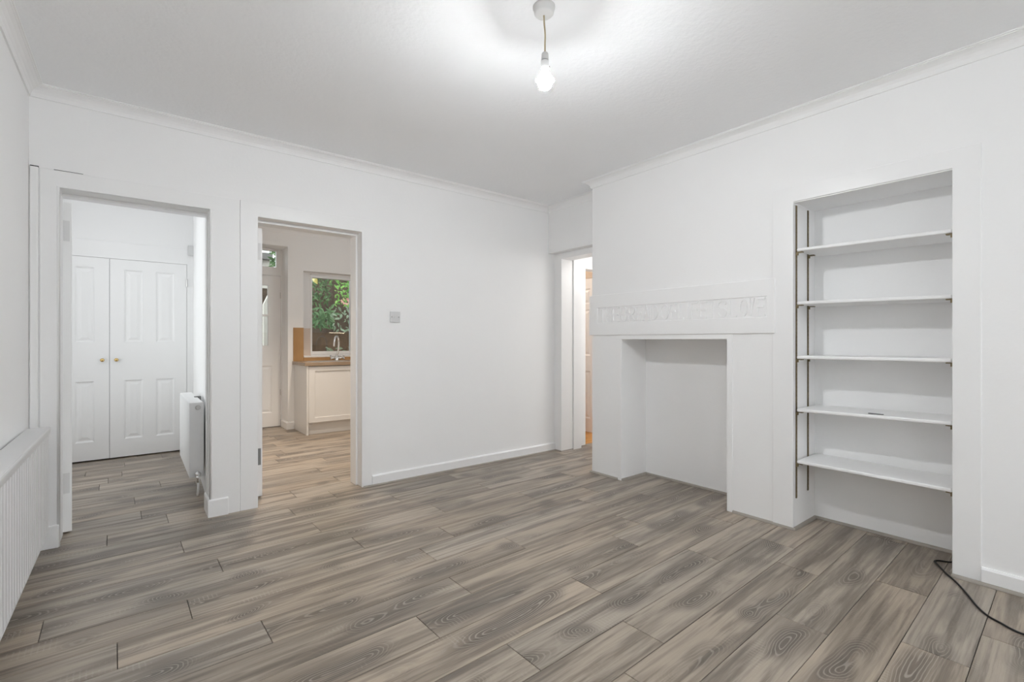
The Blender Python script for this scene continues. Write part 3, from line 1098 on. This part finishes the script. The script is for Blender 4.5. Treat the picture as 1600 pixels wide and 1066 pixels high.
# door frame with fanlight
bm = bmesh.new()
slab(bm, 'y', 6.905, 6.96, KD[0], KD[1], 0, KD[2], [(0.782, 1.5385, -1, 2.008), (0.86, 1.484, 2.12, 2.332)])
wf = struct('window_2', bm, GLOSSW, 0.003)
wf['label'] = 'fanlight window above the glazed kitchen door'
obj('pane', B(0.86, 1.484, 6.935, 6.939, 2.12, 2.332), GLASS, wf)
gl = [(a, b, c, e) for a, b in ((0.155, 0.345), (0.37, 0.600)) for c, e in ((1.072, 1.455), (1.482, 1.864))]
d = panel_door('door_3', (0.784, 6.915, 0.008), 0, 0.753, 1.996, [(0.12, 0.36, 0.185, 0.805), (0.405, 0.645, 0.185, 0.805)], glass=gl)
d['label'] = 'white half-glazed kitchen door to the garden'
hinge(d, 0.752, 1.74, 0.08)
hinge(d, 0.752, 0.45, 0.08)
# window
bm = bmesh.new()
slab(bm, 'y', 6.705, 6.775, WN[0], WN[1], WN[2], WN[3], [(1.884, 2.405, 1.0, 1.995), (2.43, 2.755, 1.0, 1.995)])
w1 = struct('window_1', bm, GLOSSW, 0.003)
w1['label'] = 'white framed kitchen window above the sink'
obj('pane', B(1.884, 2.405, 6.738, 6.742, 1.0, 1.995), GLASS, w1)
obj('pane', B(2.43, 2.755, 6.738, 6.742, 1.0, 1.995), GLASS, w1)
obj('window_sill', B(1.748, 2.897, 6.59, 6.72, 0.922, 0.944), GLOSSW, w1, 0.003)
bm = bmesh.new()
lathe(bm, [(0.009, 0), (0.009, 0.012), (0, 0.014)], (1.862, 6.70, 2.035), '-y', 12)
obj('hook', bm, STEEL, w1)
struct('trim_19', B(1.748, WN[0] + 0.004, 6.708, 6.722, 0.944, 1.310), TILE, 0.001)
# oak splash panel in the corner and a low upstand
tag(obj('splash_panel', B(1.617, 1.743, 6.585, 6.5995, 0.8785, 1.313), OAK, None, 0.001), 'tall narrow oak panel on the kitchen wall at the end of the worktop', 'panel')
tag(obj('upstand', B(1.7435, 3.55, 6.575, 6.598, 0.8785, 0.921), OAK, None, 0.001), 'low oak strip behind the tap under the kitchen window sill', 'upstand')
# base unit
t = thing('base_unit', 'white shaker kitchen base unit below the worktop, seen through the doorway', 'cabinet', (1.95, 6.3, 0))
obj('end_panel', B(1.630, 1.650, 6.028, 6.596, 0.0005, 0.838), UNITW, t, 0.001)
obj('carcass', B(1.652, 2.72, 6.055, 6.59, 0.145, 0.838), UNITW, t)
obj('plinth', B(1.652, 2.72, 6.085, 6.10, 0.0005, 0.143), UNITW, t)
for x0, x1 in ((1.6535, 2.262), (2.266, 2.72)):
    bm = bmesh.new()
    slab(bm, 'y', 6.030, 6.050, x0, x1, 0.147, 0.829, [(x0 + 0.075, x1 - 0.075, 0.147 + 0.06, 0.829 - 0.055)])
    dr = obj('cabinet_door', bm, UNITW, t, 0.002)
    obj('inset_panel', B(x0 + 0.075, x1 - 0.075, 6.040, 6.048, 0.207, 0.774), UNITW, dr)
tag(obj('worktop', B(1.606, 3.55, 6.010, 6.598, 0.8385, 0.8785), WORKTOP, None, 0.003), 'dull brown kitchen worktop over the white base unit', 'worktop')
# sink and tap
t = thing('sink', 'steel inset sink set in the kitchen worktop before the window', 'sink', (2.2, 6.3, 0.8785))
bm = bmesh.new()
slab(bm, 'z', 0.8787, 0.8815, 1.70, 2.66, 6.08, 6.53, [(2.17, 2.56, 6.13, 6.45)])
obj('rim', bm, STEEL, t, 0.001)
bm = bmesh.new()
for k in range(7):
    box(bm, 1.76, 2.12, 6.15 + 0.045 * k, 6.165 + 0.045 * k, 0.8815, 0.8835)
o = obj('drainer_ridges', bm, STEEL, t)
o['kind'] = 'stuff'
t = thing('kitchen_tap', 'tall swan-neck chrome tap with two cross handles at the kitchen window', 'tap', (2.14, 6.49, 0.8815))
bm = bmesh.new()
lathe(bm, [(0.030, 0.882), (0.030, 0.890), (0.024, 0.896), (0.024, 0.925), (0.018, 0.938), (0.014, 0.955)], (2.14, 6.49, 0), 'z', 20)
tb = obj('body', bm, CHROME, t, smooth=True)
sp = [(2.14, 6.49, 0.945), (2.155, 6.485, 1.0), (2.162, 6.482, 1.08), (2.160, 6.475, 1.14), (2.145, 6.455, 1.19), (2.115, 6.42, 1.205), (2.085, 6.385, 1.185), (2.065, 6.36, 1.13), (2.058, 6.35, 1.07)]
bm = bmesh.new()
tube(bm, smooth_pts(sp, 5), 0.0125, 12)
obj('spout', bm, CHROME, t, smooth=True)
for s_ in (-1, 1):
    bm = bmesh.new()
    tube(bm, [(2.14 + s_ * 0.02, 6.485, 0.912), (2.14 + s_ * 0.075, 6.47, 0.918)], 0.013, 10)
    bm2 = bmesh.new()
    c = Vector((2.14 + s_ * 0.085, 6.465, 0.92))
    hd = obj('handle', bm, CHROME, t, smooth=True)
    for k in range(2):
        a = PI / 4 + k * PI / 2
        dv = Vector((0.0, math.cos(a), math.sin(a))) * 0.032
        tube(bm2, [c - dv, c + dv], 0.0075, 8)
    obj('cross_grip', bm2, CHROME, hd, smooth=True)
# far side of the kitchen: what the window pane mirrors
tag(obj('wall_cabinet', B(2.55, 3.5, YB + 0.001, 4.19, 1.305, 2.05), UNITW, None, 0.002), 'white wall cupboard mirrored in the kitchen window pane', 'cabinet')
obj_s = obj('strip_light', B(2.93, 3.22, 4.15, 4.185, 1.293, 1.3045), emit('lit_strip', (1.0, 0.83, 0.6), 14.0), None)
tag(obj_s, 'warm strip light mirrored in the kitchen window pane', 'lamp')
struct('trim_20', B(1.6, 3.55, YB, YB + 0.012, 0.9, 1.303), OAK)
area('worktop_light', (3.07, 4.17, 1.285), (0, 0, 0), 0.28, 0.03, 2.0, (1.0, 0.80, 0.55))

# ------------------------------------------------------------------ garden behind the kitchen
struct('ground', B(-3.0, 9.0, 6.97, 16.0, -0.35, -0.10), PATHM)
bm = bmesh.new()
nx, nz = 40, 16
bank = [[None] * (nz + 1) for _ in range(nx + 1)]
for i in range(nx + 1):
    for j in range(nz + 1):
        x = 2.25 + 4.6 * i / nx
        z = -0.2 + 3.4 * j / nz
        y = 8.15 + 0.16 * z + 0.10 * math.sin(x * 5.1 + z * 2.3) * math.cos(z * 4.7 - x) + random.uniform(-0.035, 0.035)
        bank[i][j] = bm.verts.new((x, y, z))
for i in range(nx):
    for j in range(nz):
        bm.faces.new([bank[i][j], bank[i + 1][j], bank[i + 1][j + 1], bank[i][j + 1]])
r = bmesh.ops.extrude_face_region(bm, geom=list(bm.faces))
bmesh.ops.translate(bm, verts=[g for g in r['geom'] if isinstance(g, bmesh.types.BMVert)], vec=(0, 0.5, 0))
bmesh.ops.recalc_face_normals(bm, faces=bm.faces)
o = struct('wall_garden', bm, EARTH)


def leaf_verts(bm, c, d, up, l, w):
    """pointed folded leaf with six faces"""
    d = d.normalized()
    s = d.cross(up).normalized()
    n = s.cross(d).normalized()
    pts = []
    for t_, ww, dz in ((0, 0.12, 0), (0.3, 0.9, 0.02), (0.6, 0.85, 0.0), (1.0, 0.0, -0.10)):
        m = c + d * l * t_ + n * dz * l
        pts.append((bm.verts.new(m - s * w * ww * 0.5 + n * w * 0.12 * ww), bm.verts.new(m), bm.verts.new(m + s * w * ww * 0.5 + n * w * 0.12 * ww)) if ww else (bm.verts.new(m),))
    for A, Bq in zip(pts, pts[1:]):
        if len(Bq) == 3:
            bm.faces.new([A[0], A[1], Bq[1], Bq[0]])
            bm.faces.new([A[1], A[2], Bq[2], Bq[1]])
        else:
            bm.faces.new([A[0], A[1], Bq[0]])
            bm.faces.new([A[1], A[2], Bq[0]])


def rdir(down=0.5):
    return Vector((random.uniform(-1, 1), random.uniform(-1.0, 0.1), random.uniform(-1, 1) - down))


def shrub(name, label, mat, box_, n, l, stems, big=0, bl=0.12):
    x0, x1, y0, y1, z0, z1 = box_
    t = thing(name, label, 'shrub', ((x0 + x1) / 2, (y0 + y1) / 2, z0))
    bm = bmesh.new()
    for _ in range(n):
        c = Vector((random.uniform(x0, x1), random.uniform(y0, y1), random.uniform(z0, z1)))
        k = random.uniform(0.6, 1.2)
        leaf_verts(bm, c, rdir(), Vector((random.uniform(-.5, .5), -1, 0.6)), l * k, l * k * 0.42)
    o = obj('foliage', bm, mat, t)
    o['kind'] = 'stuff'
    for a, b in stems:
        bm = bmesh.new()
        a, b = Vector(a), Vector(b)
        mid = (a + b) / 2 + Vector((random.uniform(-.08, .08), random.uniform(-.05, .05), 0))
        tube(bm, smooth_pts([a, mid, b], 5), 0.007, 6)
        obj('stem', bm, BARK, t)
    for _ in range(big):
        bm = bmesh.new()
        c = Vector((random.uniform(x0, x1), random.uniform(y0 - 0.08, y0), random.uniform(z0, z1)))
        k = random.uniform(0.8, 1.15)
        leaf_verts(bm, c, rdir(0.8), Vector((random.uniform(-.4, .4), -1, 0.5)), bl * k, bl * k * 0.40)
        obj('leaf', bm, mat, t)
    return t


shrub('climbing_shrub', 'bright green leafy climber hanging at the upper right of the kitchen window', LEAFB, (2.56, 3.3, 7.75, 8.1, 1.74, 2.7), 560, 0.075,
      [((2.66, 8.2, 1.85), (2.7, 8.0, 2.5)), ((2.84, 8.2, 1.85), (2.8, 8.0, 2.5))], 26, 0.10)
dk = shrub('climbing_shrub', 'dark green climber over the upper left of the earth bank outside the kitchen window', LEAFD, (2.15, 2.54, 7.9, 8.15, 1.74, 2.7), 330, 0.07,
           [((2.35, 8.25, 1.86), (2.3, 8.0, 2.4)), ((2.45, 8.25, 1.86), (2.42, 8.0, 2.3))], 12, 0.10)
shrub('fern_shrub', 'mid green plant with long pointed leaves halfway down the bank outside the window', LEAFM, (2.18, 2.50, 7.75, 8.0, 1.36, 1.66), 110, 0.10,
      [((2.3, 8.25, 1.4), (2.34, 7.85, 1.6))], 14, 0.13)
shrub('fern_shrub', 'grey green plant with long leaves beside the right edge of the kitchen window', LEAFP, (2.38, 2.85, 7.35, 7.55, 1.30, 1.68), 44, 0.09,
      [((2.72, 7.5, -0.1), (2.62, 7.45, 1.65)), ((2.72, 7.5, 0.9), (2.78, 7.42, 1.6))], 12, 0.11)
shrub('sprig_plant', 'pale sprig of leaves low outside the kitchen window behind the tap', LEAFP, (2.05, 2.58, 7.2, 7.3, 0.90, 1.05), 12, 0.09,
      [((2.1, 7.25, -0.1), (2.15, 7.25, 0.95)), ((2.1, 7.25, 0.85), (2.55, 7.22, 1.04)), ((2.55, 7.25, 0.85), (2.42, 7.20, 1.40))], 8, 0.11)
bm = bmesh.new()
leaf_verts(bm, Vector((2.17, 7.74, 2.14)), Vector((0.55, -0.1, -0.7)), Vector((0.1, -1, 0.2)), 0.14, 0.09)
o = obj('leaf', bm, LEAFY, dk)
o['label'] = 'single yellow leaf'
t = thing('pink_flower', 'cluster of pale pink flowers below the bright green leaves outside the window', 'flower', (2.68, 7.65, 1.76))
for k in range(9):
    bm = bmesh.new()
    a = 2 * PI * k / 9
    leaf_verts(bm, Vector((2.66 + 0.04 * math.cos(a), 7.64 + 0.02 * math.sin(3 * a), 1.77 + 0.02 * math.sin(a))), Vector((math.cos(a), -0.6, math.sin(a) * 0.5)), Vector((0, -1, 0.5)), 0.06, 0.045)
    obj('petal', bm, FLASH, t)
# things glimpsed through the back door: white post, dark fence, neighbour's roof
t = thing('neighbour_house', 'pale neighbouring house with a dark roof edge seen through the fanlight', 'house', (2.2, 12.3, 0))
obj('wall', B(0.5, 2.52, 12.0, 14.0, -0.1, 2.98), HOUSEW, t)
bm = bmesh.new()
box(bm, 0.3, 2.46, 11.8, 14.2, 2.98, 3.12)
obj('roof', bm, ROOFD, t)
t = thing('garden_post', 'white post with a pointed top outside the glazed kitchen door', 'post', (1.70, 8.0, 0))
bm = bmesh.new()
v = box(bm, 1.545, 1.70, 8.0, 8.10, 0.85, 1.85)
v[4].co.z = v[7].co.z = 1.70
v[5].co.z = v[6].co.z = 2.05
obj('shaft', bm, HOUSEW, t)
obj('base', B(1.50, 1.75, 7.97, 8.13, -0.12, 0.85), EARTH, t)
shrub('garden_bush', 'dark bush past the fanlight and the door glass in the garden', LEAFD, (1.2, 2.0, 8.45, 8.75, 0.2, 1.45), 220, 0.13, [((1.7, 8.6, -0.1), (1.7, 8.6, 0.9))])
shrub('garden_tree', 'dark green tree at the right side of the fanlight', LEAFD, (1.95, 2.18, 9.2, 9.5, 2.2, 3.3), 420, 0.12, [((2.1, 9.35, -0.1), (2.08, 9.35, 2.9))])
t = thing('garden_fence', 'dark timber fence across the garden outside the kitchen door', 'fence', (1.0, 9.8, 0))
for k in range(16):
    obj('fence_board', B(0.0 + 0.14 * k, 0.133 + 0.14 * k, 9.8, 9.82, -0.1, 2.1 + 0.02 * (k % 3)), EARTH, t)
for z in (0.4, 1.6):
    obj('fence_rail', B(0.0, 2.24, 9.821, 9.86, z, z + 0.08), EARTH, t)
